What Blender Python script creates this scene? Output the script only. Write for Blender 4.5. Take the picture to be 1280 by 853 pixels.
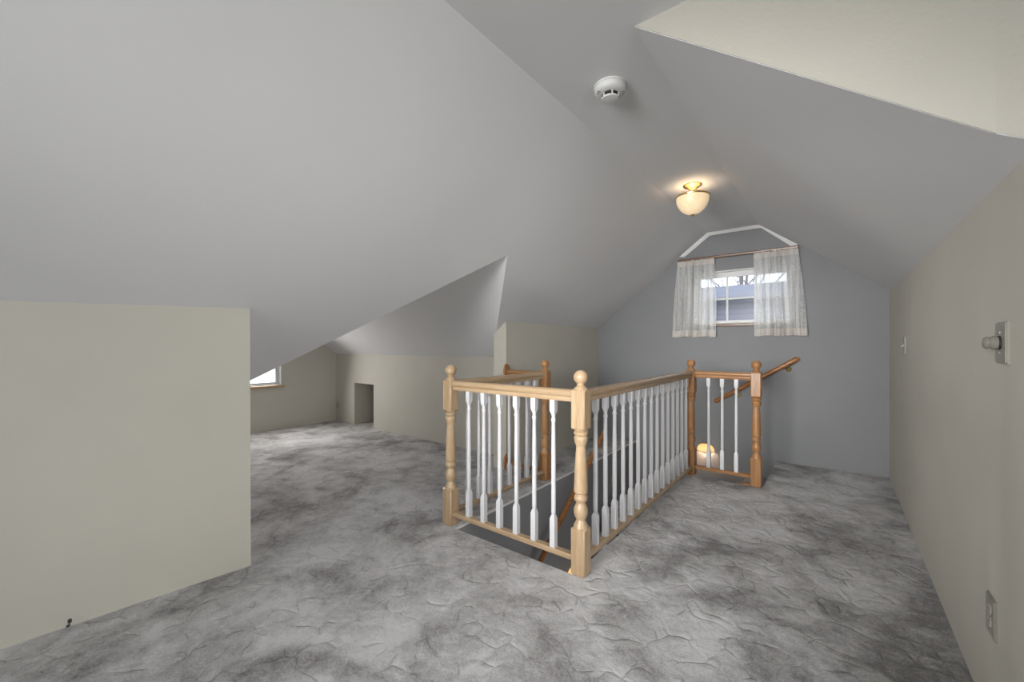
import bpy, bmesh, math, random
from mathutils import Vector, Matrix
random.seed(4)
C = bpy.context.scene.collection
sc = bpy.context.scene
for o in list(bpy.data.objects):
    bpy.data.objects.remove(o)

# ------------------------------------------------------------------ camera
F_PX, YAW, Y0, EYE = 514.266, 0.6647, 431.335, 1.2
cam_d = bpy.data.cameras.new('camera')
cam_d.sensor_fit = 'HORIZONTAL'; cam_d.sensor_width = 36.0
cam_d.lens = F_PX / 1280 * 36.0
cam_d.shift_y = (Y0 - 426.5) / 1280
cam_d.clip_start = 0.03; cam_d.clip_end = 200
cam = bpy.data.objects.new('camera', cam_d); C.objects.link(cam)
cam.location = (0, 0, EYE); cam.rotation_euler = (math.pi / 2, 0, YAW)
sc.camera = cam

# ------------------------------------------------------------------ world, light, exposure
w = bpy.data.worlds.new('overcast'); sc.world = w; w.use_nodes = True
bg = w.node_tree.nodes['Background']
bg.inputs[0].default_value = (0.90, 0.94, 1.0, 1); bg.inputs[1].default_value = 2.6

def area(name, loc, target, sx, sy, power, col=(1, 1, 1), spread=180):
    d = bpy.data.lights.new(name, 'AREA'); d.shape = 'RECTANGLE'; d.size = sx; d.size_y = sy
    d.energy = power; d.color = col; d.spread = math.radians(spread)
    o = bpy.data.objects.new(name, d); C.objects.link(o); o.location = loc
    o.rotation_euler = (Vector(target) - Vector(loc)).to_track_quat('-Z', 'Y').to_euler()
    return o
area('daylight_dormer_window', (1.42, 0.20, 1.45), (-1.7, 0.6, 0.45), 1.05, 1.05, 18, (1.0, 0.985, 0.965), 105)
area('rear_fill_light', (-0.9, -1.72, 1.50), (-0.8, 5.0, 1.0), 1.5, 1.1, 24, (1.0, 0.99, 0.98), 52)  # added fill beam from behind the viewer, brightens the far end
area('daylight_wing_window', (-6.15, 2.28, 1.00), (-3.8, 2.25, 0.2), 0.5, 0.65, 16, (1.0, 0.965, 0.94), 150)

area('stairwell_fill_light', (-1.50, 1.93, -1.55), (-1.9, 4.2, -0.5), .75, .9, 24, (1.0, .97, .93))  # added fill for the dark stairwell walls, no real source here
def portal(loc, target, sx, sy):
    o = area('window_portal', loc, target, sx, sy, 1); o.data.cycles.is_portal = True
portal((-.80, 5.10, 1.73), (-.80, 0, 1.73), .94, .58)
portal((1.58, .20, 1.45), (0, .20, 1.45), 1.2, 1.2)
portal((-.9, -1.88, 1.5), (-.9, 0, 1.5), 1.6, 1.2)
portal((-6.32, 2.29, 1.01), (0, 2.29, 1.01), .62, .77)
vs = sc.view_settings
vs.view_transform = 'Standard'; vs.look = 'None'; vs.gamma = 1.0; vs.use_curve_mapping = False
vs.exposure = 0.17

# ------------------------------------------------------------------ materials
def mat(name):
    m = bpy.data.materials.new(name); m.use_nodes = True
    nt = m.node_tree; return m, nt, nt.nodes['Principled BSDF']
def node(nt, t, **k):
    n = nt.nodes.new(t)
    for a, v in k.items():
        setattr(n, a, v)
    return n
def objco(nt, scale=(1, 1, 1)):
    tc = node(nt, 'ShaderNodeTexCoord'); mp = node(nt, 'ShaderNodeMapping')
    mp.inputs['Scale'].default_value = scale
    nt.links.new(tc.outputs['Object'], mp.inputs['Vector']); return mp.outputs[0]
def ramp(nt, fac, stops):
    r = node(nt, 'ShaderNodeValToRGB'); e = r.color_ramp.elements
    while len(e) < len(stops): e.new(0.5)
    for el, (p, c) in zip(e, stops):
        el.position = p; el.color = (c[0], c[1], c[2], 1)
    nt.links.new(fac, r.inputs[0]); return r.outputs[0]
def math_n(nt, op, a, b=None, clamp=False):
    n = node(nt, 'ShaderNodeMath', operation=op, use_clamp=clamp)
    for i, v in enumerate((a, b)):
        if v is None: continue
        if isinstance(v, (int, float)): n.inputs[i].default_value = v
        else: nt.links.new(v, n.inputs[i])
    return n.outputs[0]
def noise(nt, co, scale, detail=3, rough=.5, dist=0):
    n = node(nt, 'ShaderNodeTexNoise'); n.inputs['Scale'].default_value = scale
    n.inputs['Detail'].default_value = detail; n.inputs['Roughness'].default_value = rough
    n.inputs['Distortion'].default_value = dist
    nt.links.new(co, n.inputs['Vector']); return n

def paint(name, col, peel=0.12, scale=90, var=0.04, rough=.75):
    m, nt, b = mat(name); co = objco(nt)
    n = noise(nt, co, 1.6, 3)
    c2 = [min(1, c * (1 + var)) for c in col]; c1 = [c * (1 - var) for c in col]
    nt.links.new(ramp(nt, n.outputs[0], [(.3, c1), (.7, c2)]), b.inputs['Base Color'])
    b.inputs['Roughness'].default_value = rough
    n2 = noise(nt, co, scale, 4, .6)
    bp = node(nt, 'ShaderNodeBump'); bp.inputs['Strength'].default_value = peel
    bp.inputs['Distance'].default_value = .004
    nt.links.new(n2.outputs[0], bp.inputs['Height']); nt.links.new(bp.outputs[0], b.inputs['Normal'])
    return m
M = {}
M['cream'] = paint('cream_paint', (.53, .51, .445), .10)
M['cream_rough'] = paint('cream_textured_paint', (.46, .44, .385), .55, 60)
M['ceil'] = paint('ceiling_paint', (.68, .68, .685), .06, 120, .015)
M['grey'] = paint('slate_grey_paint', (.225, .229, .238), .06)
M['trim'] = paint('white_trim_paint', (.66, .66, .65), .03, 60, .01, .5)
M['white'] = paint('baluster_white_enamel', (.62, .62, .635), .02, 40, .01, .4)
M['plastic'] = paint('ivory_plastic', (.42, .405, .35), .0, 40, .01, .35)
M['plasticd'] = paint('grey_beige_plastic', (.27, .258, .22), .0, 40, .02, .35)
M['smoke'] = paint('detector_white_plastic', (.64, .64, .63), .0, 40, .01, .45)
M['dark'] = paint('dark_slot', (.015, .015, .015), .0, 40, .0, .6)
M['darkmetal'] = paint('dark_cable_rubber', (.03, .028, .025), .0, 40, .0, .5)
M['outside_wall'] = paint('neighbour_cladding', (.20, .20, .25), .1, 20, .05)

def wood(name, c_dark, c_mid, c_light, rough=.32, axis=(22, 22, 1.6)):
    m, nt, b = mat(name)
    tc = node(nt, 'ShaderNodeTexCoord'); mp = node(nt, 'ShaderNodeMapping')
    mp.inputs['Scale'].default_value = axis
    nt.links.new(tc.outputs['Object'], mp.inputs['Vector'])
    n = noise(nt, mp.outputs[0], 2.0, 6, .6, .6)
    n2 = noise(nt, mp.outputs[0], 9.0, 3, .6)
    s = math_n(nt, 'ADD', math_n(nt, 'MULTIPLY', n.outputs[0], .7), math_n(nt, 'MULTIPLY', n2.outputs[0], .3))
    nt.links.new(ramp(nt, s, [(.34, c_dark), (.5, c_mid), (.66, c_light)]), b.inputs['Base Color'])
    b.inputs['Roughness'].default_value = rough
    bp = node(nt, 'ShaderNodeBump'); bp.inputs['Strength'].default_value = .08; bp.inputs['Distance'].default_value = .002
    nt.links.new(n2.outputs[0], bp.inputs['Height']); nt.links.new(bp.outputs[0], b.inputs['Normal'])
    return m
PALE = ((.34, .225, .125), (.43, .305, .185), (.50, .37, .24))
HONEY = ((.25, .115, .04), (.36, .18, .072), (.44, .24, .11))
AMB = ((.20, .075, .02), (.32, .13, .038), (.42, .19, .06))
AX = {'z': (22, 22, 1.6), 'x': (1.6, 22, 22), 'y': (22, 1.6, 22)}
for a in 'xyz':
    M['pale_' + a] = wood('pale_oak_' + a, *PALE, axis=AX[a])
    M['honey_' + a] = wood('honey_oak_' + a, *HONEY, axis=AX[a])
    M['amber_' + a] = wood('amber_oak_' + a, *AMB, rough=.3, axis=AX[a])

M['walnut_x'] = wood('brown_stained_wood', (.09, .045, .02), (.15, .078, .036), (.21, .115, .055), axis=AX['x'])
def metal(name, col, rough):
    m, nt, b = mat(name)
    n = noise(nt, objco(nt), 30, 2)
    nt.links.new(ramp(nt, n.outputs[0], [(.3, [c * .9 for c in col]), (.7, col)]), b.inputs['Base Color'])
    b.inputs['Metallic'].default_value = 1; b.inputs['Roughness'].default_value = rough
    return m
M['brass'] = metal('polished_brass', (.70, .52, .27), .28)
M['knobmetal'] = paint('knob_plastic', (.22, .21, .175), 0, 40, .02, .22)

def carpet():
    m, nt, b = mat('sculpted_grey_carpet'); L = nt.links
    tc = node(nt, 'ShaderNodeTexCoord'); co = tc.outputs['Object']
    wn = noise(nt, co, 5.5, 1.5, .5)
    sub = node(nt, 'ShaderNodeVectorMath', operation='SUBTRACT'); sub.inputs[1].default_value = (.5, .5, .5)
    L.new(wn.outputs['Color'], sub.inputs[0])
    scl = node(nt, 'ShaderNodeVectorMath', operation='SCALE'); scl.inputs['Scale'].default_value = .20
    L.new(sub.outputs[0], scl.inputs[0])
    add = node(nt, 'ShaderNodeVectorMath', operation='ADD'); L.new(co, add.inputs[0]); L.new(scl.outputs[0], add.inputs[1])
    flat = node(nt, 'ShaderNodeVectorMath', operation='MULTIPLY'); flat.inputs[1].default_value = (1, 1, 0)
    L.new(add.outputs[0], flat.inputs[0])
    vo = node(nt, 'ShaderNodeTexVoronoi', feature='DISTANCE_TO_EDGE', voronoi_dimensions='2D')
    vo.inputs['Scale'].default_value = 8.5; L.new(flat.outputs[0], vo.inputs['Vector'])
    edge = node(nt, 'ShaderNodeMapRange', interpolation_type='SMOOTHSTEP')
    edge.inputs['From Min'].default_value = 0; edge.inputs['From Max'].default_value = .06
    L.new(vo.outputs['Distance'], edge.inputs['Value'])
    # the carved lines come and go
    mk = noise(nt, co, 9.0, 2)
    mask = node(nt, 'ShaderNodeMapRange', interpolation_type='SMOOTHSTEP')
    mask.inputs['From Min'].default_value = .46; mask.inputs['From Max'].default_value = .62
    L.new(mk.outputs[0], mask.inputs['Value'])
    carved = math_n(nt, 'MULTIPLY', math_n(nt, 'SUBTRACT', 1, edge.outputs[0]), mask.outputs[0])
    # a per-cell lean of the pile: each patch swells a little differently
    vc = node(nt, 'ShaderNodeTexVoronoi', feature='SMOOTH_F1', voronoi_dimensions='2D')
    vc.inputs['Scale'].default_value = 6.0; vc.inputs['Smoothness'].default_value = .25
    L.new(flat.outputs[0], vc.inputs['Vector'])
    fib = noise(nt, co, 120, 3, .8)
    mid = noise(nt, co, 38, 3, .6)
    puff = node(nt, 'ShaderNodeMapRange', interpolation_type='SMOOTHSTEP')
    puff.inputs['From Min'].default_value = 0; puff.inputs['From Max'].default_value = .26
    L.new(vo.outputs['Distance'], puff.inputs['Value'])
    pm = math_n(nt, 'MULTIPLY', puff.outputs[0], math_n(nt, 'ADD', math_n(nt, 'MULTIPLY', mask.outputs[0], .6), .25))
    h = math_n(nt, 'ADD', math_n(nt, 'MULTIPLY', carved, -.22), math_n(nt, 'MULTIPLY', pm, .26))
    h = math_n(nt, 'ADD', h, math_n(nt, 'MULTIPLY', mid.outputs[0], .22))
    h = math_n(nt, 'ADD', h, math_n(nt, 'MULTIPLY', fib.outputs[0], .16))
    bp = node(nt, 'ShaderNodeBump'); bp.inputs['Strength'].default_value = .75; bp.inputs['Distance'].default_value = .028
    L.new(h, bp.inputs['Height']); L.new(bp.outputs[0], b.inputs['Normal'])
    # pile tone: brushed and trodden patches
    big = noise(nt, co, 1.7, 4, .58, .9)
    small = noise(nt, co, 6.0, 4, .62, .8)
    tone = math_n(nt, 'ADD', math_n(nt, 'MULTIPLY', big.outputs[0], .62), math_n(nt, 'MULTIPLY', small.outputs[0], .38))
    tone = math_n(nt, 'ADD', tone, math_n(nt, 'MULTIPLY', math_n(nt, 'SUBTRACT', fib.outputs[0], .5), .30))
    tone = math_n(nt, 'ADD', tone, math_n(nt, 'MULTIPLY', math_n(nt, 'SUBTRACT', mid.outputs[0], .5), .16))
    tone = math_n(nt, 'SUBTRACT', tone, math_n(nt, 'MULTIPLY', carved, .035))
    # trodden patch in the passage, and right-hand shade painted into the pile tone
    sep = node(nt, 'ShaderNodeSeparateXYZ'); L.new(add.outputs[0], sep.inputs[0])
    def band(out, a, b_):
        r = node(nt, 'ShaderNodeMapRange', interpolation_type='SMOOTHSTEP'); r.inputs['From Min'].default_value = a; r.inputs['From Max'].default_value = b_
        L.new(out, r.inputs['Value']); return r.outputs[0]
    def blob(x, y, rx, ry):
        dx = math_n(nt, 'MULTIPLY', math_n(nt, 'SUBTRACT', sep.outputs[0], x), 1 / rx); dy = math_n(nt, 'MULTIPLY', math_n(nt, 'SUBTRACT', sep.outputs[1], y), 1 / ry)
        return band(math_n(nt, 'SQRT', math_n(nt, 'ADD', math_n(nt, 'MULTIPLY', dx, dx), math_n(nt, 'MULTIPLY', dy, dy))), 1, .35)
    wear_shade = math_n(nt, 'MULTIPLY', band(sep.outputs[0], .02, .40), .085)  # shade along the right wall put into the carpet colour
    wear_shade = math_n(nt, 'ADD', wear_shade, math_n(nt, 'MULTIPLY', band(sep.outputs[1], 4.72, 5.02), .07))  # darker towards the gable end
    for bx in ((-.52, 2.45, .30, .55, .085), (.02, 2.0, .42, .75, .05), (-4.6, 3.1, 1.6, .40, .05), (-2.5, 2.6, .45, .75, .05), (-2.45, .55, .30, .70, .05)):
        wear_shade = math_n(nt, 'ADD', wear_shade, math_n(nt, 'MULTIPLY', blob(*bx[:4]), bx[4]))
    tone = math_n(nt, 'SUBTRACT', tone, wear_shade)
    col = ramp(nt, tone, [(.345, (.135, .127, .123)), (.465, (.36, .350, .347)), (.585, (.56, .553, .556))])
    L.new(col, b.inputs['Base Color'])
    b.inputs['Roughness'].default_value = .95
    b.inputs['Sheen Weight'].default_value = .25; b.inputs['Sheen Roughness'].default_value = .6
    b.inputs['Specular IOR Level'].default_value = .1
    return m
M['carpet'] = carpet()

def glass():
    m = bpy.data.materials.new('window_glass'); m.use_nodes = True; nt = m.node_tree
    nt.nodes.remove(nt.nodes['Principled BSDF'])
    out = nt.nodes['Material Output']
    t = node(nt, 'ShaderNodeBsdfTransparent'); t.inputs[0].default_value = (.95, .97, .98, 1)
    g = node(nt, 'ShaderNodeBsdfGlossy'); g.inputs['Roughness'].default_value = .3
    mx = node(nt, 'ShaderNodeMixShader'); mx.inputs[0].default_value = .015
    nt.links.new(t.outputs[0], mx.inputs[1]); nt.links.new(g.outputs[0], mx.inputs[2])
    nt.links.new(mx.outputs[0], out.inputs[0]); return m
M['glass'] = glass()

def lace(name, open_, col=(.80, .78, .74)):
    m = bpy.data.materials.new(name); m.use_nodes = True; nt = m.node_tree
    nt.nodes.remove(nt.nodes['Principled BSDF']); out = nt.nodes['Material Output']
    co = objco(nt)
    n1 = noise(nt, co, 160, 2, .6); n2 = noise(nt, co, 45, 3, .6)
    pat = ramp(nt, n1.outputs[0], [(.38, (open_, open_, open_)), (.62, (open_ * .25, open_ * .25, open_ * .25))])
    d = node(nt, 'ShaderNodeBsdfDiffuse'); tr = node(nt, 'ShaderNodeBsdfTranslucent'); tp = node(nt, 'ShaderNodeBsdfTransparent')
    cc = ramp(nt, n2.outputs[0], [(.3, [c * .88 for c in col]), (.7, col)])
    nt.links.new(cc, d.inputs[0]); nt.links.new(cc, tr.inputs[0])
    m1 = node(nt, 'ShaderNodeMixShader'); m1.inputs[0].default_value = .42
    nt.links.new(d.outputs[0], m1.inputs[1]); nt.links.new(tr.outputs[0], m1.inputs[2])
    gth = noise(nt, objco(nt, (55, 8, .9)), 1.0, 3, .6)
    dens = ramp(nt, gth.outputs[0], [(.36, (.35, .35, .35)), (.62, (1.5, 1.5, 1.5))])
    m2 = node(nt, 'ShaderNodeMixShader'); nt.links.new(math_n(nt, 'MULTIPLY', pat, dens), m2.inputs[0])
    nt.links.new(m1.outputs[0], m2.inputs[1]); nt.links.new(tp.outputs[0], m2.inputs[2])
    nt.links.new(m2.outputs[0], out.inputs[0]); return m
M['lace'] = lace('sheer_lace', .46, (.90, .90, .88))
M['lacehem'] = lace('folded_lace', .12, (.88, .84, .79))

def alabaster(name, col, strength):
    m, nt, b = mat(name)
    n = noise(nt, objco(nt), 14, 4, .6, 1.2)
    c = ramp(nt, n.outputs[0], [(.3, [x * .85 for x in col]), (.7, col)])
    nt.links.new(c, b.inputs['Base Color']); nt.links.new(c, b.inputs['Emission Color'])
    b.inputs['Emission Strength'].default_value = strength; b.inputs['Roughness'].default_value = .35
    return m
M['bowl'] = alabaster('lit_alabaster_glass', (.92, .71, .45), .42)
M['sconce'] = alabaster('lit_amber_glass', (1.0, .60, .24), .95)
def emitter(name, col, s):
    m, nt, b = mat(name); b.inputs['Base Color'].default_value = (*col, 1)
    b.inputs['Emission Color'].default_value = (*col, 1); b.inputs['Emission Strength'].default_value = s; return m
M['bulb'] = emitter('lit_bulb', (1, .85, .6), 5)

def shingle():
    m, nt, b = mat('blue_grey_shingles')
    wv = node(nt, 'ShaderNodeTexWave', wave_type='BANDS', bands_direction='Y'); wv.inputs['Scale'].default_value = 2.2
    wv.inputs['Distortion'].default_value = .6
    nt.links.new(objco(nt), wv.inputs['Vector'])
    nt.links.new(ramp(nt, wv.outputs[0], [(.0, (.085, .098, .14)), (1, (.12, .133, .18))]), b.inputs['Base Color'])
    b.inputs['Roughness'].default_value = .9; return m
M['shingle'] = shingle()
def siding():
    m, nt, b = mat('neighbour_lap_siding')
    wv = node(nt, 'ShaderNodeTexWave', wave_type='BANDS', bands_direction='Z'); wv.inputs['Scale'].default_value = 2.6
    nt.links.new(objco(nt), wv.inputs['Vector'])
    nt.links.new(ramp(nt, wv.outputs[0], [(.0, (.11, .11, .155)), (.3, (.147, .147, .195)), (1, (.14, .14, .19))]), b.inputs['Base Color'])
    b.inputs['Roughness'].default_value = .8; return m
M['siding'] = siding()
M['bark'] = paint('bare_bark', (.12, .11, .12), .4, 30, .2)
M['ground'] = paint('winter_ground', (.45, .45, .44), .2, 3, .2)

# ------------------------------------------------------------------ mesh helpers
def finish(name, bm, m, parent=None, smooth=False, kind=None, label=None, cat=None, group=None):
    bmesh.ops.recalc_face_normals(bm, faces=bm.faces)
    me = bpy.data.meshes.new(name); bm.to_mesh(me); bm.free()
    me.materials.append(M[m] if isinstance(m, str) else m)
    if smooth:
        me.polygons.foreach_set('use_smooth', [True] * len(me.polygons))
        me.set_sharp_from_angle(angle=math.radians(38))
    o = bpy.data.objects.new(name, me); C.objects.link(o)
    tag(o, label, cat, group, kind)
    if parent: o.parent = parent
    return o
def tag(o, label=None, cat=None, group=None, kind=None):
    if label: o['label'] = label
    if cat: o['category'] = cat
    if group: o['group'] = group
    if kind: o['kind'] = kind
    return o
def thing(name, loc, label, cat, group=None, rz=0):
    o = bpy.data.objects.new(name, None); C.objects.link(o); o.empty_display_size = .1
    o.location = loc; o.rotation_euler.z = rz
    return tag(o, label, cat, group)
def box(bm, x0, x1, y0, y1, z0, z1):
    v = [bm.verts.new(p) for p in ((x0,y0,z0),(x1,y0,z0),(x1,y1,z0),(x0,y1,z0),(x0,y0,z1),(x1,y0,z1),(x1,y1,z1),(x0,y1,z1))]
    fs = [bm.faces.new([v[i] for i in f]) for f in ((0,3,2,1),(4,5,6,7),(0,1,5,4),(1,2,6,5),(2,3,7,6),(3,0,4,7))]
    return v, fs
def bevel_all(bm, w, seg=2):
    bmesh.ops.bevel(bm, geom=list(bm.edges), offset=w, segments=seg, affect='EDGES', profile=.5)
def prism(bm, pts, off):
    """solid from a planar 3d polygon pushed along vector off"""
    off = Vector(off)
    a = [bm.verts.new(p) for p in pts]; b = [bm.verts.new(Vector(p) + off) for p in pts]
    bm.faces.new(a); bm.faces.new(list(reversed(b)))
    n = len(pts)
    for i in range(n):
        bm.faces.new((a[i], b[i], b[(i + 1) % n], a[(i + 1) % n]))
def lathe(bm, prof, seg=20, mtx=Matrix.Identity(4), a0=0, a1=2 * math.pi, caps=True):
    full = abs(a1 - a0 - 2 * math.pi) < 1e-6
    n = seg if full else seg + 1
    rings = []
    for r, z in prof:
        if r < 1e-6:
            rings.append([bm.verts.new(mtx @ Vector((0, 0, z)))])
        else:
            rings.append([bm.verts.new(mtx @ Vector((r * math.cos(a0 + (a1 - a0) * i / seg), r * math.sin(a0 + (a1 - a0) * i / seg), z))) for i in range(n)])
    for A, B in zip(rings, rings[1:]):
        m = seg
        for i in range(m):
            j = (i + 1) % n if full else i + 1
            if len(A) == 1 and len(B) == 1: continue
            if len(A) == 1: bm.faces.new((A[0], B[i], B[j]))
            elif len(B) == 1: bm.faces.new((A[i], B[0], A[j]))
            else: bm.faces.new((A[i], B[i], B[j], A[j]))
    if full and caps:
        if len(rings[0]) > 1: bm.faces.new(list(reversed(rings[0])))
        if len(rings[-1]) > 1: bm.faces.new(rings[-1])
def sweep(bm, prof, A, B, up=(0, 0, 1)):
    """profile (side, up) extruded from A to B"""
    A, B = Vector(A), Vector(B); d = (B - A).normalized(); up = Vector(up)
    s = d.cross(up).normalized(); u = s.cross(d).normalized()
    a = [bm.verts.new(A + s * p[0] + u * p[1]) for p in prof]; b = [bm.verts.new(B + s * p[0] + u * p[1]) for p in prof]
    n = len(prof)
    bm.faces.new(a); bm.faces.new(list(reversed(b)))
    for i in range(n): bm.faces.new((a[i], b[i], b[(i + 1) % n], a[(i + 1) % n]))
def tube(bm, pts, rad, seg=8):
    pts = [Vector(p) for p in pts]; rings = []
    for i, p in enumerate(pts):
        d = (pts[min(i + 1, len(pts) - 1)] - pts[max(i - 1, 0)]).normalized()
        s = d.cross(Vector((0, 0, 1)) if abs(d.z) < .95 else Vector((1, 0, 0))).normalized(); u = s.cross(d)
        r = rad[i] if isinstance(rad, (list, tuple)) else rad
        rings.append([bm.verts.new(p + (s * math.cos(2 * math.pi * k / seg) + u * math.sin(2 * math.pi * k / seg)) * r) for k in range(seg)])
    for a, b in zip(rings, rings[1:]):
        for k in range(seg): bm.faces.new((a[k], a[(k + 1) % seg], b[(k + 1) % seg], b[k]))
    bm.faces.new(list(reversed(rings[0]))); bm.faces.new(rings[-1])

# ------------------------------------------------------------------ dimensions of the attic (metres)
XR, YG, ZR, ZC = .39, 5.012, 1.687, 2.463          # right wall, gable wall, right wall height, flat ceiling
XC1, XC2, S = -1.125, -.625, .768                  # ceiling creases, roof pitch
YB = -1.8                                          # wall behind the viewer
XL, YP = -2.475, 3.068                             # far knee wall and its near end
YW, ZW, XW = 3.42, 1.062, -6.232                   # side alcove: long wall, its height, end wall
APEX = (-1.905, 2.375, 1.864); VAL_L = (-3.272, .88, .8136); VAL_R = (-2.949, 3.42, 1.062)
YD = 1.5856                                        # cheek wall of the dormer
XD = 1.5
WX0, WX1, WY0, WY1, WX2 = -1.945, -1.07, 1.886, 4.0, -.476   # stairwell opening
ZB = -2.62                                         # floor of the storey below
zl = lambda x: ZC - S * (XC1 - x)
SR = (ZC - ZR) / (XR - XC2)
zr = lambda x: ZC - SR * (x - XC2)

# ------------------------------------------------------------------ floor
bm = bmesh.new()
for x0, x1, y0, y1 in ((-2.80, .45, YB - .1, .88), (-2.60, .45, .88, WY0), (.45, XD + .1, YB - .1, 1.56), (-2.60, WX0 - .01, WY0, YG + .02),
                       (WX1, .45, WY0, WY1), (WX2, .45, WY1, YG + .02), (XW - .05, -2.60, .88, YW + .02),
                       (-5.75, -5.15, YW + .02, YW + .75)):
    box(bm, x0, x1, y0, y1, -.03, 0)
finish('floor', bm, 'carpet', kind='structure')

# ------------------------------------------------------------------ ceiling
bm = bmesh.new()
up = (0, 0, .12)
prism(bm, [(XC1, YB, ZC), (XD, YB, ZC), (XD, YD, ZC), (XC2, YD, ZC), (XC2, YG, ZC), (XC1, YG, ZC)], up)
P = lambda x, y: (x, y, zl(x))
prism(bm, [P(XC1, YG), P(XC1, YB), P(-3.272, YB), P(-3.272, .88), P(APEX[0], APEX[1]), P(VAL_R[0], YW), P(-2.66, YW), P(-2.66, YG)], up)
prism(bm, [APEX, VAL_R, (XW, YW, ZW), (XW, APEX[1], APEX[2])], up)
prism(bm, [APEX, (XW, APEX[1], APEX[2]), (XW, .88, .8136), VAL_L], up)
Q = lambda x, y: (x, y, zr(x))
prism(bm, [Q(XC2, YG), Q(XC2, YD), Q(.324, YD), Q(.43, 1.542), Q(.47, 1.542), Q(.47, YG)], up)
finish('ceiling', bm, 'ceil', kind='structure')

# ------------------------------------------------------------------ walls
def wall(name, m, *solids):
    bm = bmesh.new()
    for pts, off in solids: prism(bm, pts, off)
    return finish(name, bm, m, kind='structure')
def xz(y, pts): return [(x, y, z) for x, z in pts]
def yz(x, pts): return [(x, y, z) for y, z in pts]

wall('wall_right', 'cream', (yz(XR, [(1.53, 0), (YG, 0), (YG, ZR), (1.53, ZR)]), (.08, 0, 0)))
# gable end, with the window opening; it runs down into the stairwell
GX0, GX1, GZ0, GZ1 = -1.272, -.332, 1.435, 2.02
o_ = (0, .14, 0)
wall('wall_gable', 'grey',
     (xz(YG, [(-2.7, ZB), (GX0, ZB), (GX0, zl(GX0)), (-2.7, zl(-2.7))]), o_),
     (xz(YG, [(GX1, ZB), (.47, ZB), (.47, zr(.47)), (GX1, zr(GX1))]), o_),
     (xz(YG, [(GX0, ZB), (GX1, ZB), (GX1, GZ0), (GX0, GZ0)]), o_),
     (xz(YG, [(GX0, GZ1), (GX1, GZ1), (GX1, zr(GX1)), (XC2, ZC), (XC1, ZC), (GX0, zl(GX0))]), o_))
# knee wall beside the viewer
T = [(-2.510, .885), (-2.548, 0), (-2.62, YB)]; Bm = [(-2.497, .885), (-2.585, .03), (-2.75, YB)]
bm = bmesh.new()
rows = [[(x, y, 0) for x, y in Bm], [(x, y, zl(x)) for x, y in T],
        [(x - .12, y, zl(x - .12)) for x, y in T], [(x - .12, y, 0) for x, y in Bm]]
vv = [[bm.verts.new(p) for p in r] for r in rows]
for k in range(4):
    a, b = vv[k], vv[(k + 1) % 4]
    for i in range(2): bm.faces.new((a[i], a[i + 1], b[i + 1], b[i]))
bm.faces.new([vv[k][0] for k in range(4)]); bm.faces.new([vv[k][2] for k in range(4)])
finish('wall_left', bm, 'cream', kind='structure')
wall('wall_left_far', 'cream', (xz(YP, [(XL, 0), (XL, zl(XL)), (XL - .158, zl(XL - .158)), (XL - .158, 0)]), (0, YG - YP, 0)))
# alcove
HX0, HX1, HZ = -5.702, -5.202, .628
o_ = (0, .1, 0)
wall('wall_alcove_side', 'cream',
     (xz(YW, [(XW - .1, 0), (HX0, 0), (HX0, ZW), (XW - .1, ZW)]), o_),
     (xz(YW, [(HX1, 0), (-2.62, 0), (-2.62, zl(-2.62)), (VAL_R[0], ZW), (HX1, ZW)]), o_),
     (xz(YW, [(HX0, HZ), (HX1, HZ), (HX1, ZW), (HX0, ZW)]), o_))
wall('wall_cubby', 'cream',
     (yz(HX0, [(YW + .1, 0), (YW + .7, 0), (YW + .7, .9), (YW + .1, .9)]), (-.04, 0, 0)),
     (yz(HX1, [(YW + .1, 0), (YW + .7, 0), (YW + .7, .9), (YW + .1, .9)]), (.04, 0, 0)),
     (xz(YW + .7, [(HX0, 0), (HX1, 0), (HX1, .9), (HX0, .9)]), (0, .04, 0)),
     ([(HX0, YW + .1, .9), (HX1, YW + .1, .9), (HX1, YW + .7, .9), (HX0, YW + .7, .9)], (0, 0, .04)))
VY0, VY1, VZ0, VZ1 = 1.98, 2.602, .63, 1.40
o_ = (-.14, 0, 0)
wall('wall_alcove_end', 'cream',
     (yz(XW, [(.78, 0), (VY0, 0), (VY0, APEX[2] - .7026 * (APEX[1] - VY0)), (.88, .8136), (.78, .8136)]), o_),
     (yz(XW, [(VY1, 0), (YW + .1, 0), (YW + .1, ZW), (YW, ZW), (VY1, ZW + S * (YW - VY1))]), o_),
     (yz(XW, [(VY0, 0), (VY1, 0), (VY1, VZ0), (VY0, VZ0)]), o_),
     (yz(XW, [(VY0, VZ1), (VY1, VZ1), (VY1, ZW + S * (YW - VY1)), (APEX[1], APEX[2]), (VY0, APEX[2] - .7026 * (APEX[1] - VY0))]), o_))
wall('wall_alcove_near', 'cream', (xz(.88, [(XW, 0), (-2.64, 0), (-2.64, zl(-2.64)), (-3.272, .8136), (XW, .8136)]), (0, -.1, 0)))
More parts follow.
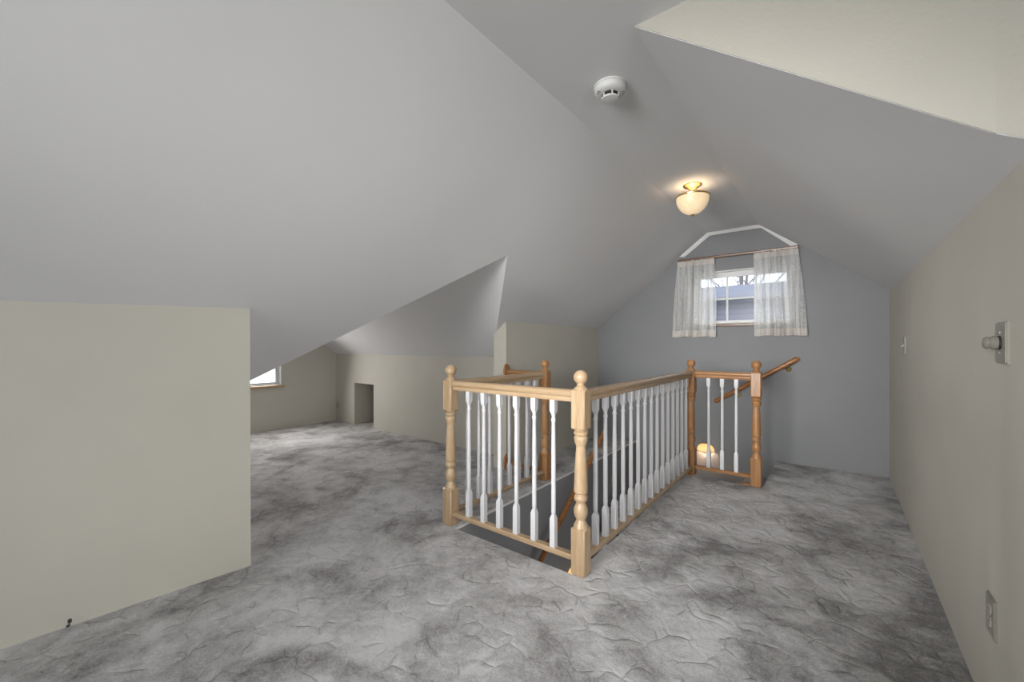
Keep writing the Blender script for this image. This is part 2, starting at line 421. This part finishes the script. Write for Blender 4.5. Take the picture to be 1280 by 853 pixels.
# dormer: cheek above the sloped ceiling, a short return, side wall, window wall
wall('wall_dormer_cheek', 'cream_rough',
     (xz(YD - .004, [(XC2 + .004, ZC), (.324, ZC), (.324, zr(.324) + .001)]), (0, .09, 0)),
     ([(.324, YD - .004, ZC), (.43, 1.538, ZC), (.43, 1.538, zr(.43) + .001), (.324, YD - .004, zr(.324) + .001)], (.04, .07, 0)),
     (xz(1.538, [(.43, 0), (XD, 0), (XD, ZC), (.43, ZC)]), (0, .08, 0)))
DY0, DY1, DZ0, DZ1 = -.40, .80, .85, 2.05
wall('wall_dormer_end', 'cream',
     (yz(XD, [(YB, 0), (DY0, 0), (DY0, ZC), (YB, ZC)]), (.14, 0, 0)), (yz(XD, [(DY1, 0), (1.6, 0), (1.6, ZC), (DY1, ZC)]), (.14, 0, 0)),
     (yz(XD, [(DY0, 0), (DY1, 0), (DY1, DZ0), (DY0, DZ0)]), (.14, 0, 0)), (yz(XD, [(DY0, DZ1), (DY1, DZ1), (DY1, ZC), (DY0, ZC)]), (.14, 0, 0)))
RX0, RX1, RZ0, RZ1 = -1.7, -.1, .9, 2.1
wall('wall_back', 'cream',
     (xz(YB, [(-3.2, 0), (RX0, 0), (RX0, 2.0), (-3.2, .86)]), (0, -.14, 0)), (xz(YB, [(RX1, 0), (XD + .14, 0), (XD + .14, ZC), (RX1, ZC)]), (0, -.14, 0)),
     (xz(YB, [(RX0, 0), (RX1, 0), (RX1, RZ0), (RX0, RZ0)]), (0, -.14, 0)), (xz(YB, [(RX0, RZ1), (RX1, RZ1), (RX1, ZC), (-1.125, ZC), (RX0, zl(RX0))]), (0, -.14, 0)))
# stairwell
t_ = -.03
wall('wall_stairwell_left', 'grey', (yz(WX0, [(WY0 - .1, ZB), (YG, ZB), (YG, -.008), (WY0, -.008), (WY0, t_), (WY0 - .1, t_)]), (-.1, 0, 0)))
wall('wall_stairwell_near', 'grey', (xz(WY0, [(WX0, ZB), (WX1, ZB), (WX1, t_), (WX0, t_)]), (0, -.1, 0)))
wall('wall_stairwell_right', 'grey', (yz(WX1, [(WY0 - .1, ZB), (WY1, ZB), (WY1, t_), (WY0 - .1, t_)]), (.1, 0, 0)))
wall('wall_stairwell_turn', 'grey', (xz(WY1, [(WX1 + .1, ZB), (WX2 + .1, ZB), (WX2 + .1, t_), (WX1 + .1, t_)]), (0, -.1, 0)))
wall('wall_stairwell_head', 'grey', (yz(WX2, [(WY1, ZB), (YG, ZB), (YG, t_), (WY1, t_)]), (.1, 0, 0)))
bm = bmesh.new(); box(bm, WX0 - .1, WX2 + .1, WY0 - .1, YG + .14, ZB - .1, ZB); finish('floor_lower', bm, 'carpet', kind='structure')

# corner bead along the well edge, white moulding on the gable top
bm = bmesh.new()
box(bm, WX0 - .012, WX0 + .002, WY0, YG, -.010, .002); finish('trim_1', bm, 'trim', kind='structure')
bm = bmesh.new()
d = .072
pr = [(-1.43, zl(-1.43)), (XC1, ZC), (XC2, ZC), (-.292, zr(-.292)), (-.292, zr(-.292) - .058), (XC2 + .020, ZC - .036), (XC1 + .026, ZC - .036), (-1.372, zl(-1.43) - .010)]
prism(bm, xz(YG, pr), (0, -.016, 0)); finish('trim_2', bm, 'trim', kind='structure')

# ------------------------------------------------------------------ windows
def window(name, org, ux, wid, hgt, cols, rows, depth, inward, sill_m, sill_over, edges=None):
    """org = lower left corner of the opening seen from inside, ux = along the wall, inward = into the room"""
    org, ux, inn, uz = Vector(org), Vector(ux), Vector(inward), Vector((0, 0, 1))
    def slab(bm, a0, a1, z0, z1, d0, d1):
        prism(bm, [org + ux * a + uz * z + inn * d0 for a, z in ((a0, z0), (a1, z0), (a1, z1), (a0, z1))], inn * (d1 - d0))
    bm = bmesh.new(); j = .012
    slab(bm, 0, j, 0, hgt, -depth, .004); slab(bm, wid - j, wid, 0, hgt, -depth, .004)
    slab(bm, j, wid - j, 0, j, -depth, .004); slab(bm, j, wid - j, hgt - j, hgt, -depth, .004)
    root = finish(name, bm, 'trim', kind='structure')
    fr = .042; bm = bmesh.new(); b0, b1 = -depth * .8, -depth * .8 + .035
    slab(bm, j, j + fr, j, hgt - j, b0, b1); slab(bm, wid - j - fr, wid - j, j, hgt - j, b0, b1)
    slab(bm, j + fr, wid - j - fr, j, j + fr * .6, b0, b1); slab(bm, j + fr, wid - j - fr, hgt - j - fr * 1.3, hgt - j, b0, b1)
    finish('sash_frame', bm, 'trim', root)
    gx0, gx1, gz0, gz1 = j + fr, wid - j - fr, j + fr * .6, hgt - j - fr * 1.3
    for i in range(1, cols):
        a = gx0 + (gx1 - gx0) * i / cols; bm = bmesh.new(); slab(bm, a - .009, a + .009, gz0, gz1, b0 + .006, b1 - .006); finish('muntin', bm, 'trim', root)
    for i in range(1, rows):
        a = gz0 + (gz1 - gz0) * i / rows; bm = bmesh.new(); slab(bm, gx0, gx1, a - .009, a + .009, b0 + .005, b1 - .005); finish('muntin', bm, 'trim', root)
    for i in range(cols):
        for k in range(rows):
            bm = bmesh.new()
            slab(bm, gx0 + (gx1 - gx0) * i / cols, gx0 + (gx1 - gx0) * (i + 1) / cols, gz0 + (gz1 - gz0) * k / rows, gz0 + (gz1 - gz0) * (k + 1) / rows, b0 + .015, b0 + .019)
            finish('pane', bm, 'glass', root)
    if sill_m:
        bm = bmesh.new(); slab(bm, -sill_over, wid + sill_over, -.034, 0, -.02, .035); bevel_all(bm, .006)
        finish('window_sill', bm, sill_m, root)
    return root
window('window_1', (GX0, YG, GZ0), (1, 0, 0), GX1 - GX0, GZ1 - GZ0, 3, 2, .12, (0, -1, 0), 'walnut_x', .01)
window('window_2', (XW, VY0, VZ0), (0, 1, 0), VY1 - VY0, VZ1 - VZ0, 1, 2, .12, (1, 0, 0), 'pale_y', .032)
window('window_3', (XD, DY1, DZ0), (0, -1, 0), DY1 - DY0, DZ1 - DZ0, 2, 2, .12, (-1, 0, 0), 'pale_y', .03)
window('window_4', (RX1, YB, RZ0), (-1, 0, 0), RX1 - RX0, RZ1 - RZ0, 2, 2, .12, (0, 1, 0), 'pale_x', .03)  # added unseen window behind the viewer, lets fill light in

# ------------------------------------------------------------------ staircase
st = thing('stair_flight', (0, 0, -.57), 'short carpeted flight dropping to the landing along the grey gable', 'stairs')
st2 = thing('stair_flight', (0, 0, -1.0), 'long carpeted flight going down between the grey stairwell walls', 'stairs')
rise, g_ = .19, .004
def step(x0, x1, y0, y1, z, root):
    bm = bmesh.new(); box(bm, x0 + g_, x1 - g_, y0 + g_, y1 - g_, z - .19, z); bevel_all(bm, .018, 2)
    bmesh.ops.translate(bm, verts=bm.verts, vec=-root.location); finish('step', bm, 'carpet', root)
for k in range(2): step(WX2 - .27 * (k + 1), WX2 - .27 * k, WY1, YG, -rise * (k + 1), st)
step(WX0, WX2 - .54, WY1, YG, -rise * 3, st)
for k in range(8): step(WX0, WX1, WY1 - .262 * (k + 1), WY1 - .262 * k, -rise * (4 + k), st2)
bm = bmesh.new()
y_ = WY1 + .004
prism(bm, [(-.566, y_, .012), (-.60, y_, .012), (-.68, y_, -.012), (-1.045, y_, -.28), (-1.045, y_, -.40), (-.74, y_, -.185), (-.566, y_, -.06)], (0, .075, 0))
bmesh.ops.translate(bm, verts=bm.verts, vec=(0, 0, .57))
finish('skirt_board', bm, 'honey_x', st)

# ------------------------------------------------------------------ balustrade
bal = thing('stair_balustrade', (0, 0, 0), 'oak and white balustrade with turned newel posts around the stairwell', 'balustrade')
NW = .0405
def newel_mesh(name, m):
    bm = bmesh.new()
    w = NW
    def sq(z0, z1, t, low=False):
        v, f = box(bm, -w, w, -w, w, z0, z1)
        bmesh.ops.bevel(bm, geom=list({e for ff in f for e in ff.edges}), offset=t, segments=1, affect='EDGES')
    sq(0, .246, .007); sq(.758, .968, .008)
    lathe(bm, [(.039, .240), (.037, .256), (.027, .274), (.024, .286), (.031, .300), (.037, .320), (.037, .340), (.030, .360),
               (.024, .372), (.025, .378), (.034, .386), (.036, .398), (.033, .410), (.027, .416), (.026, .420), (.036, .428),
               (.0365, .45), (.034, .52), (.030, .60), (.0255, .665), (.025, .672), (.030, .682), (.035, .698), (.0365, .712),
               (.034, .722), (.029, .726), (.037, .732), (.037, .744), (.031, .748), (.034, .752), (.037, .757), (.037, .764)], 20)
    bmesh.ops.recalc_face_normals(bm, faces=bm.faces)
    me = bpy.data.meshes.new(name); bm.to_mesh(me); bm.free(); me.materials.append(M[m])
    me.polygons.foreach_set('use_smooth', [True] * len(me.polygons)); me.set_sharp_from_angle(angle=math.radians(40))
    return me
def finial_mesh(name, m):
    bm = bmesh.new()
    prof = [(.038, .966), (.036, .973), (.025, .981), (.019, .987), (.022, .991), (.019, .995)]
    r = .0385; cz = 1.030
    for i in range(11):
        a = -1.05 + (math.pi / 2 + 1.05) * i / 10
        prof.append((r * math.cos(a) if i < 10 else 0, cz + r * math.sin(a) * .98))
    lathe(bm, prof, 20)
    bmesh.ops.recalc_face_normals(bm, faces=bm.faces)
    me = bpy.data.meshes.new(name); bm.to_mesh(me); bm.free(); me.materials.append(M[m])
    me.polygons.foreach_set('use_smooth', [True] * len(me.polygons)); me.set_sharp_from_angle(angle=math.radians(50))
    return me
NM = {k: (newel_mesh('newel_' + k, k + '_z'), finial_mesh('finial_' + k, k + '_z')) for k in ('pale', 'honey')}
NA, ND, NE, NB, NC = (-1.047, 1.922), (-2.028, 1.922), (-2.028, 3.065), (-1.047, 4.030), (-.522, 4.030)
for (x, y), k, lb in ((NA, 'pale', None), (ND, 'pale', None), (NE, 'honey', 'honey coloured newel post'), (NB, 'honey', 'honey coloured newel post'), (NC, 'honey', 'honey coloured newel post')):
    n = bpy.data.objects.new('newel_post', NM[k][0]); C.objects.link(n); n.location = (x, y, 0); n.parent = bal
    if lb: n['label'] = lb
    fo = bpy.data.objects.new('finial', NM[k][1]); C.objects.link(fo); fo.parent = n
# profile of the moulded handrail: (side, height) about its axis
HP = [(-.019, -.032), (.019, -.032), (.021, -.022), (.017, -.016), (.017, -.010), (.027, -.002), (.031, .008), (.030, .018), (.024, .026), (.012, .031),
      (-.012, .031), (-.024, .026), (-.030, .018), (-.031, .008), (-.027, -.002), (-.017, -.010), (-.017, -.016), (-.021, -.022)]
BP = [(-.022, -.014), (.022, -.014), (.025, -.010), (.025, .006), (.018, .013), (-.018, .013), (-.025, .006), (-.025, -.010)]
HZ_, BZ_ = .932, .078
def rails(a, b, k, axis, trim_a=NW, trim_b=NW):
    A, B = Vector((*a, 0)), Vector((*b, 0)); d = (B - A).normalized()
    A += d * trim_a; B -= d * trim_b
    for nm, pf, z in (('handrail', HP, HZ_), ('bottom_rail', BP, BZ_)):
        bm = bmesh.new(); sweep(bm, pf, A + Vector((0, 0, z)), B + Vector((0, 0, z))); finish(nm, bm, k + '_' + axis, bal, smooth=True)
WALLP = (XL, NE[1])
rails(ND, NA, 'pale', 'x'); rails(NA, NB, 'pale', 'y'); rails(ND, NE, 'pale', 'y'); rails(NB, NC, 'honey', 'x'); rails(WALLP, NE, 'honey', 'x', .02, NW)
for z, h in ((HZ_ + .012, .075), (BZ_, .078)):                     # oval rosettes on the knee wall
    bm = bmesh.new()
    prism(bm, [(XL, WALLP[1] + .042 * math.cos(t), z + h * math.sin(t)) for t in [2 * math.pi * i / 24 for i in range(24)]], (.022, 0, 0))
    bmesh.ops.bevel(bm, geom=[e for e in bm.edges if abs(e.verts[0].co.x - XL - .022) < 1e-5 and abs(e.verts[1].co.x - XL - .022) < 1e-5], offset=.007, segments=2, affect='EDGES')
    finish('rosette', bm, 'honey_z', bal, smooth=True)
# one turned baluster, shared by all
bm = bmesh.new(); q = .0155; z0, z1 = BZ_ + .013, HZ_ - .032
def sqb(za, zb, cham):
    a = [bm.verts.new((sx * q, sy * q, za)) for sx, sy in ((-1, -1), (1, -1), (1, 1), (-1, 1))]
    b = [bm.verts.new((sx * q, sy * q, zb)) for sx, sy in ((-1, -1), (1, -1), (1, 1), (-1, 1))]
    c = [bm.verts.new((sx * q * .6, sy * q * .6, zb + cham)) for sx, sy in ((-1, -1), (1, -1), (1, 1), (-1, 1))]
    bm.faces.new(list(reversed(a))); bm.faces.new(c)
    for A, B in ((a, b), (b, c)):
        for i in range(4): bm.faces.new((A[i], A[(i + 1) % 4], B[(i + 1) % 4], B[i]))
sqb(z0, .245, .022); sqb(z1, .838, -.018)
lathe(bm, [(.009, .262), (.0115, .272), (.0125, .285), (.0128, .40), (.0126, .55), (.0115, .68), (.0105, .776), (.0135, .782), (.0135, .79), (.0105, .797), (.010, .806), (.0125, .814), (.009, .824)], 12)
bmesh.ops.recalc_face_normals(bm, faces=bm.faces)
bme = bpy.data.meshes.new('baluster'); bm.to_mesh(bme); bm.free(); bme.materials.append(M['white'])
bme.polygons.foreach_set('use_smooth', [True] * len(bme.polygons)); bme.set_sharp_from_angle(angle=math.radians(30))
def balusters(a, b, n, trim_a=NW, trim_b=NW):
    A, B = Vector((*a, 0)), Vector((*b, 0)); d = (B - A).normalized(); A += d * trim_a; B -= d * trim_b
    for i in range(n):
        o = bpy.data.objects.new('baluster', bme); C.objects.link(o); o.parent = bal
        o.location = A + (B - A) * (i + 1) / (n + 1)
balusters(ND, NA, 6); balusters(NA, NB, 15); balusters(ND, NE, 8); balusters(NB, NC, 3); balusters(WALLP, NE, 2, .02)

# ------------------------------------------------------------------ wall handrails
def wall_rail(a, b, off, label, m, brk):
    """rail from a (low) to b (high); off = vector from the wall to the rail axis"""
    a, b, off = Vector(a), Vector(b), Vector(off)
    root = thing('wall_handrail', a, label, 'handrail')
    d = (b - a); L = d.length; dn = d.normalized()
    bm = bmesh.new(); pts, rad = [], []
    for s, r in ((0, .006), (.006, .016), (.02, .024), (.045, .0255), (.06, .021), (.075, .0235), (L * .5, .0235), (L - .075, .0235), (L - .06, .021), (L - .045, .0255), (L - .02, .024), (L - .006, .016), (L, .006)):
        pts.append(dn * s); rad.append(r)
    tube(bm, pts, rad, 14); finish('rail', bm, m, root, smooth=True)
    for t in brk:
        p = d * t; wp = p - off + Vector((0, 0, -.06))
        bm = bmesh.new()
        tube(bm, [wp + off * .05, wp + off * .55 + Vector((0, 0, -.005)), wp + off * .95 + Vector((0, 0, .012)), p + Vector((0, 0, -.022))], .006, 8)
        mt = Matrix.Translation(wp) @ off.to_track_quat('Z', 'Y').to_matrix().to_4x4()
        lathe(bm, [(.026, 0), (.026, .004), (.018, .009), (.008, .014)], 16, mt)
        finish('bracket', bm, 'brass', root, smooth=True)
wall_rail((-1.045, YG - .06, .570), (-.278, YG - .06, 1.070), (0, -.06, 0), 'amber oak handrail sloping up the slate grey gable wall', 'amber_x', (.30, .885))
wall_rail((WX0 + .06, 2.45, -.80), (WX0 + .06, 3.98, .305), (.06, 0, 0), 'amber oak handrail down the left wall of the stairwell', 'amber_y', (.18, .86))

# ------------------------------------------------------------------ ceiling light
cl = thing('ceiling_light', (-.883, 3.44, ZC), 'brass semi flush ceiling light with a glowing alabaster bowl', 'ceiling light')
bm = bmesh.new(); lathe(bm, [(.070, 0), (.070, -.006), (.062, -.012), (.045, -.017), (.036, -.024), (.026, -.036), (.018, -.044), (.014, -.056), (0, -.056)], 28); finish('canopy', bm, 'brass', cl, smooth=True)
bm = bmesh.new(); lathe(bm, [(.010, -.05), (.010, -.232), (0, -.232)], 12); finish('stem', bm, 'brass', cl, smooth=True)
bm = bmesh.new()
po = [(.120, -.092), (.121, -.108), (.117, -.135), (.106, -.165), (.085, -.195), (.058, -.217), (.030, -.230), (.012, -.233)]
lathe(bm, po + [(.012, -.229)] + [(r - .004, z + .004) for r, z in reversed(po[:-1])] + [po[0]], 32, caps=False); finish('bowl', bm, 'bowl', cl, smooth=True)
bm = bmesh.new(); lathe(bm, [(.114, -.086), (.124, -.084), (.127, -.090), (.125, -.099), (.119, -.100), (.114, -.094), (.114, -.086)], 36, caps=False)
for a in range(3):
    t = a * 2.094
    tube(bm, [(.008 * math.cos(t), .008 * math.sin(t), -.075), (.06 * math.cos(t), .06 * math.sin(t), -.088), (.117 * math.cos(t), .117 * math.sin(t), -.092)], .003, 6)
finish('rim', bm, 'brass', cl, smooth=True)
bm = bmesh.new(); lathe(bm, [(.016, -.229), (.017, -.235), (.012, -.241), (.008, -.247), (0, -.251)], 16); finish('finial', bm, 'brass', cl, smooth=True)
for sx in (-1, 1):
    bm = bmesh.new(); lathe(bm, [(0, -.155), (.012, -.150), (.020, -.136), (.020, -.126), (.012, -.112), (.010, -.100), (0, -.100)], 14, Matrix.Translation((sx * .045, 0, 0))); finish('bulb', bm, 'bulb', cl, smooth=True)
ld = bpy.data.lights.new('ceiling_light_glow', 'POINT'); ld.energy = .27; ld.color = (1, .985, .955); ld.shadow_soft_size = .03
for dy in (-.045, .045):
    lo = bpy.data.objects.new('ceiling_light_glow', ld); C.objects.link(lo); lo.location = (-.883, 3.44 + dy, ZC - .158)

# ------------------------------------------------------------------ smoke detector
sd = thing('smoke_detector', (-.861, 1.875, ZC), 'round white smoke detector on the flat ceiling', 'smoke detector')
sd.rotation_euler.z = YAW
bm = bmesh.new(); lathe(bm, [(.077, 0), (.077, -.007), (.074, -.009)], 36); finish('mounting_plate', bm, 'smoke', sd, smooth=True)
bm = bmesh.new(); lathe(bm, [(.073, -.008), (.076, -.012), (.075, -.026), (.068, -.036), (.052, -.041), (.044, -.042), (0, -.042)], 36); finish('body', bm, 'smoke', sd, smooth=True)
bm = bmesh.new(); lathe(bm, [(.039, -.040), (.039, -.060), (0, -.060)], 28); finish('vent_slot', bm, 'dark', sd)
bm = bmesh.new(); lathe(bm, [(.041, -.0585), (.043, -.061), (.041, -.066), (.030, -.068), (0, -.069)], 30); finish('cap', bm, 'smoke', sd, smooth=True)
for k in range(6):
    bm = bmesh.new(); t = math.pi / 2 + k * math.pi / 3
    mt = Matrix.Rotation(t, 4, 'Z'); v, f = box(bm, .037, .043, -.003, .003, -.060, -.040); bmesh.ops.transform(bm, matrix=mt, verts=bm.verts); finish('rib', bm, 'smoke', sd)
for sx in (-1, 1):
    for dz in (0, .009):
        bm = bmesh.new(); box(bm, sx * .058 - .008, sx * .058 + .008, -.022 + dz * 1.8, -.016 + dz * 1.8, -.0405, -.037); finish('grille_slot', bm, 'plasticd', sd)

# ------------------------------------------------------------------ plates on the walls
def plate(name, loc, rz, label, cat, kind, m='plastic', m2='plasticd', hw=.037, th=.007):
    """built facing local -Y; wall plane at local y = 0"""
    root = thing(name, loc, label, cat, rz=rz)
    bm = bmesh.new(); v, f = box(bm, -hw, hw, -th, 0, -.061, .061)
    bmesh.ops.bevel(bm, geom=[e for e in bm.edges if all(x.co.y < -.006 for x in e.verts)], offset=.0035, segments=2, affect='EDGES'); finish('cover_plate', bm, m, root, smooth=True)
    R = Matrix.Rotation(math.pi / 2, 4, 'X')
    if kind == 'outlet':
        for s in (-1, 1):
            bm = bmesh.new(); prism(bm, [(.0165 * max(-.86, min(.86, math.cos(t))) * 1.15, -.007, s * .0195 + .0145 * math.sin(t)) for t in [2 * math.pi * i / 20 for i in range(20)]], (0, -.002, 0)); r = finish('receptacle', bm, m2, root)
            for sx in (-1, 1):
                bm = bmesh.new(); box(bm, sx * .006 - .001, sx * .006 + .001, -.0094, -.009, s * .0195 - .002, s * .0195 + .006); finish('slot', bm, 'dark', r)
        sc_ = [0]
    elif kind == 'toggle':
        bm = bmesh.new(); box(bm, -.005, .005, -.009, -.007, -.012, .012); finish('toggle_collar', bm, m2, root)
        bm = bmesh.new(); prism(bm, [(-.004, -.008, -.005), (.004, -.008, -.005), (.004, -.008, .004), (-.004, -.008, .004)], (0, -.012, -.008)); finish('toggle', bm, m2, root)
        sc_ = [-.03, .03]
    else:
        bm = bmesh.new(); lathe(bm, [(.020, th), (.020, th + .004), (.0175, th + .005)], 24, R); finish('knob_collar', bm, 'dark', root)
        bm = bmesh.new(); lathe(bm, [(.018, th + .004), (.0200, th + .006), (.0200, th + .015), (.0165, th + .018), (.0160, th + .020), (.0180, th + .023), (.0175, th + .029), (.013, th + .033), (0, th + .034)], 28, R); finish('knob', bm, 'knobmetal', root, smooth=True)
        sc_ = [-.03, .03]
    for z in sc_:
        bm = bmesh.new(); lathe(bm, [(.0032, th), (.003, th + .0015), (0, th + .002)], 10, R @ Matrix.Translation((0, z, 0))); finish('screw', bm, m2, root)
    return root
RW = -math.pi / 2      # local -Y turned to world -X
plate('dimmer_switch', (XR, 1.828, 1.206), RW, 'dimmer switch plate with a round protruding knob on the cream wall', 'light switch', 'knob', 'plasticd', 'plastic', .049, .009)
plate('wall_outlet', (XR, 1.938, .352), RW, 'duplex outlet low on the cream wall below the dimmer', 'outlet', 'outlet', 'plasticd', 'plastic', .045)
plate('toggle_switch', (XR, 3.975, 1.198), RW, 'toggle switch plate on the cream wall near the grey gable', 'light switch', 'toggle', 'plasticd', 'plasticd', .05)
plate('wall_outlet', (-6.178, YW, .25), 0, 'small outlet on the alcove wall beside the square access hole', 'outlet', 'outlet')

# ------------------------------------------------------------------ cable stub at the foot of the knee wall
cs = thing('cable_stub', (-2.562, .21, -.008), 'short dark cable stub poking out at the foot of the knee wall', 'cable')
bm = bmesh.new(); tube(bm, [(-.02, 0, .012), (.004, 0, .014), (.016, .004, .022), (.020, .006, .036)], .0035, 8); finish('cable', bm, 'darkmetal', cs, smooth=True)
bm = bmesh.new(); lathe(bm, [(.004, 0), (.0062, .002), (.0062, .012), (.004, .015), (0, .015)], 10, Matrix.Translation((.020, .006, .034))); finish('connector', bm, 'darkmetal', cs, smooth=True)

# ------------------------------------------------------------------ curtains and rod
YR = YG - .062
cr = thing('curtain_rod', (-.857, YR, 2.172), 'thin wooden curtain rod across the gable above the window', 'curtain rod')
bm = bmesh.new(); sweep(bm, [(-.009, -.013), (.009, -.013), (.011, -.008), (.011, .010), (.007, .014), (-.007, .014), (-.011, .010), (-.011, -.008)], (-.575, 0, 0), (.575, 0, 0)); finish('rod', bm, 'walnut_x', cr, smooth=True)
for sx in (-1, 1):
    bm = bmesh.new(); box(bm, sx * .53 - .008, sx * .53 + .008, .009, .062, -.012, .012); finish('bracket', bm, 'walnut_x', cr)
def curtain(xt0, xt1, xb0, xb1, ztop, zbot, label, seed, phase):
    rnd = random.Random(seed)
    NX, NZ = 150, 46
    ph = [rnd.uniform(0, 6.28) for _ in range(6)]
    def pt(s, t):
        """s across 0..1, t down 0..1"""
        e = t ** 1.6 if True else t
        bulge = .012 * math.sin(t * math.pi)
        xa = xt0 + (xb0 - xt0) * (t * .75 + .25 * e) - bulge * (1 if xb0 < xt0 else 0)
        xb = xt1 + (xb1 - xt1) * (t * .75 + .25 * e) + bulge * (1 if xb1 > xt1 else 0)
        # pleats gather the cloth unevenly near the top
        mid = math.exp(-((s - .5) / .30) ** 2)
        g = .009 * math.sin(2 * math.pi * 8 * s + ph[0]) * mid
        x = xa + (xb - xa) * (s + g)
        amp = (.012 + .020 * min(1, t * 4)) * (.25 + .75 * mid)
        y = amp * (math.sin(2 * math.pi * 8 * s + ph[0] + .5 * math.sin(3 * t + ph[1])) * .7 + .4 * math.sin(2 * math.pi * 13.3 * s + ph[2] + t) + .3 * math.sin(2 * math.pi * 3.1 * s + ph[3]))
        y -= .010 * t
        z = ztop + (zbot - ztop) * t + .004 * math.sin(2 * math.pi * 2.3 * s + ph[4]) * t
        return Vector((x, YR + y, z))
    def sheet(t0, t1, nz, off=0.):
        bm = bmesh.new(); g = [[bm.verts.new(pt(i / NX, t0 + (t1 - t0) * k / nz) + Vector((0, off, 0))) for i in range(NX + 1)] for k in range(nz + 1)]
        for k in range(nz):
            for i in range(NX): bm.faces.new((g[k][i], g[k][i + 1], g[k + 1][i + 1], g[k + 1][i]))
        return bm
    root = finish('curtain', sheet(0, 1, NZ), 'lace', smooth=True, label=label, cat='curtain')
    finish('header_tape', sheet(0, .072, 4, -.003), 'lacehem', root, smooth=True)
    finish('hem', sheet(.915, 1, 4, -.003), 'lacehem', root, smooth=True)
    return root
curtain(-1.432, -1.045, -1.492, -1.026, 2.164, 1.290, 'sheer white lace curtain hanging on the rod nearer the stair railing', 11, 0)
curtain(-.666, -.282, -.660, -.205, 2.164, 1.293, 'sheer white lace curtain hanging on the rod nearer the plain cream wall', 23, 1)

# ------------------------------------------------------------------ stairwell sconces
def sconce(loc, rz, label, power):
    """half dome open at the bottom, built against local y = 0 facing -Y"""
    root = thing('wall_sconce', loc, label, 'wall lamp', rz=rz)
    bm = bmesh.new()
    prof = [(.088, 0), (.090, .010), (.086, .032), (.072, .054), (.050, .070), (.024, .078), (.0, .080)]
    lathe(bm, prof, 18, a0=math.pi, a1=2 * math.pi); finish('shade', bm, 'sconce', root, smooth=True)
    bm = bmesh.new(); pf = [(.086, -.004), (.092, -.004), (.094, 0), (.092, .004), (.086, .004), (.086, -.004)]
    lathe(bm, pf, 18, a0=math.pi, a1=2 * math.pi); finish('rim', bm, 'brass', root, smooth=True)
    bm = bmesh.new(); box(bm, -.03, .03, -.012, 0, -.02, .08); finish('back_plate', bm, 'brass', root)
    d = bpy.data.lights.new('sconce_glow', 'POINT'); d.energy = power; d.color = (1, .94, .86); d.shadow_soft_size = .02
    o = bpy.data.objects.new('sconce_glow', d); C.objects.link(o); o.parent = root; o.location = (0, -.05, .03)
sconce((-1.145, YG, .005), 0, 'amber glass dome sconce on the grey gable wall in the stairwell', 1.5)
sconce((WX0, 3.40, -.965), math.pi / 2, 'amber glass dome sconce low on the left wall of the stairwell', 1.0)

# ------------------------------------------------------------------ outdoors
bm = bmesh.new(); box(bm, -60, 60, -60, 80, -5.7, -5.5); finish('ground', bm, 'ground', kind='structure')
nh = thing('neighbour_house', (-2.0, 10.6, -5.5), 'blue grey neighbouring house roof seen through the gable window', 'house')
bm = bmesh.new(); box(bm, -8, 8, -.6, 4.4, 0, 7.72); finish('wall', bm, 'siding', nh)
bm = bmesh.new(); prism(bm, [(-8.4, -.85, 7.73), (-8.4, 1.0, 8.20), (-8.4, 5.0, 7.2), (-8.4, 5.0, 7.08), (-8.4, 1.0, 8.08), (-8.4, -.85, 7.61)], (16.8, 0, 0)); finish('roof', bm, 'shingle', nh)
bm = bmesh.new(); box(bm, -8.4, 8.4, -.93, -.85, 7.66, 7.75); finish('gutter', bm, 'outside_wall', nh)
def bare_tree(x, y, lean, h, label, seed):
    rnd = random.Random(seed)
    root = thing('bare_tree', (x, y, -5.5), label, 'tree', 'bare trees behind the neighbouring house')
    bm = bmesh.new(); tube(bm, [(0, 0, 0), (.1, 0, h * .4), (lean * .5, 0, h * .75), (lean, 0, h)], [.10, .075, .05, .02], 8); finish('trunk', bm, 'bark', root, smooth=True)
    bm = bmesh.new()
    for k in range(16):
        t = rnd.uniform(.5, .95); a = rnd.uniform(0, 6.28); L = rnd.uniform(1.2, 2.6)
        p = Vector((lean * (t - .2), 0, h * t)); q_ = p + Vector((math.cos(a) * L * .6, math.sin(a) * L * .4, L * .7)); e = q_ + Vector((math.cos(a) * L * .2, 0, L * .5))
        tube(bm, [p, q_, e], [.035, .02, .008], 5)
    finish('branches', bm, 'bark', root, smooth=True)
for x, y, l, h, s in ((-2.85, 16.5, .6, 13, 1), (-3.35, 22.0, -.5, 15, 2), (-4.5, 28.0, 1.0, 17, 3)):
    bare_tree(x, y, l, h, 'bare winter tree rising behind the neighbouring roof', s)
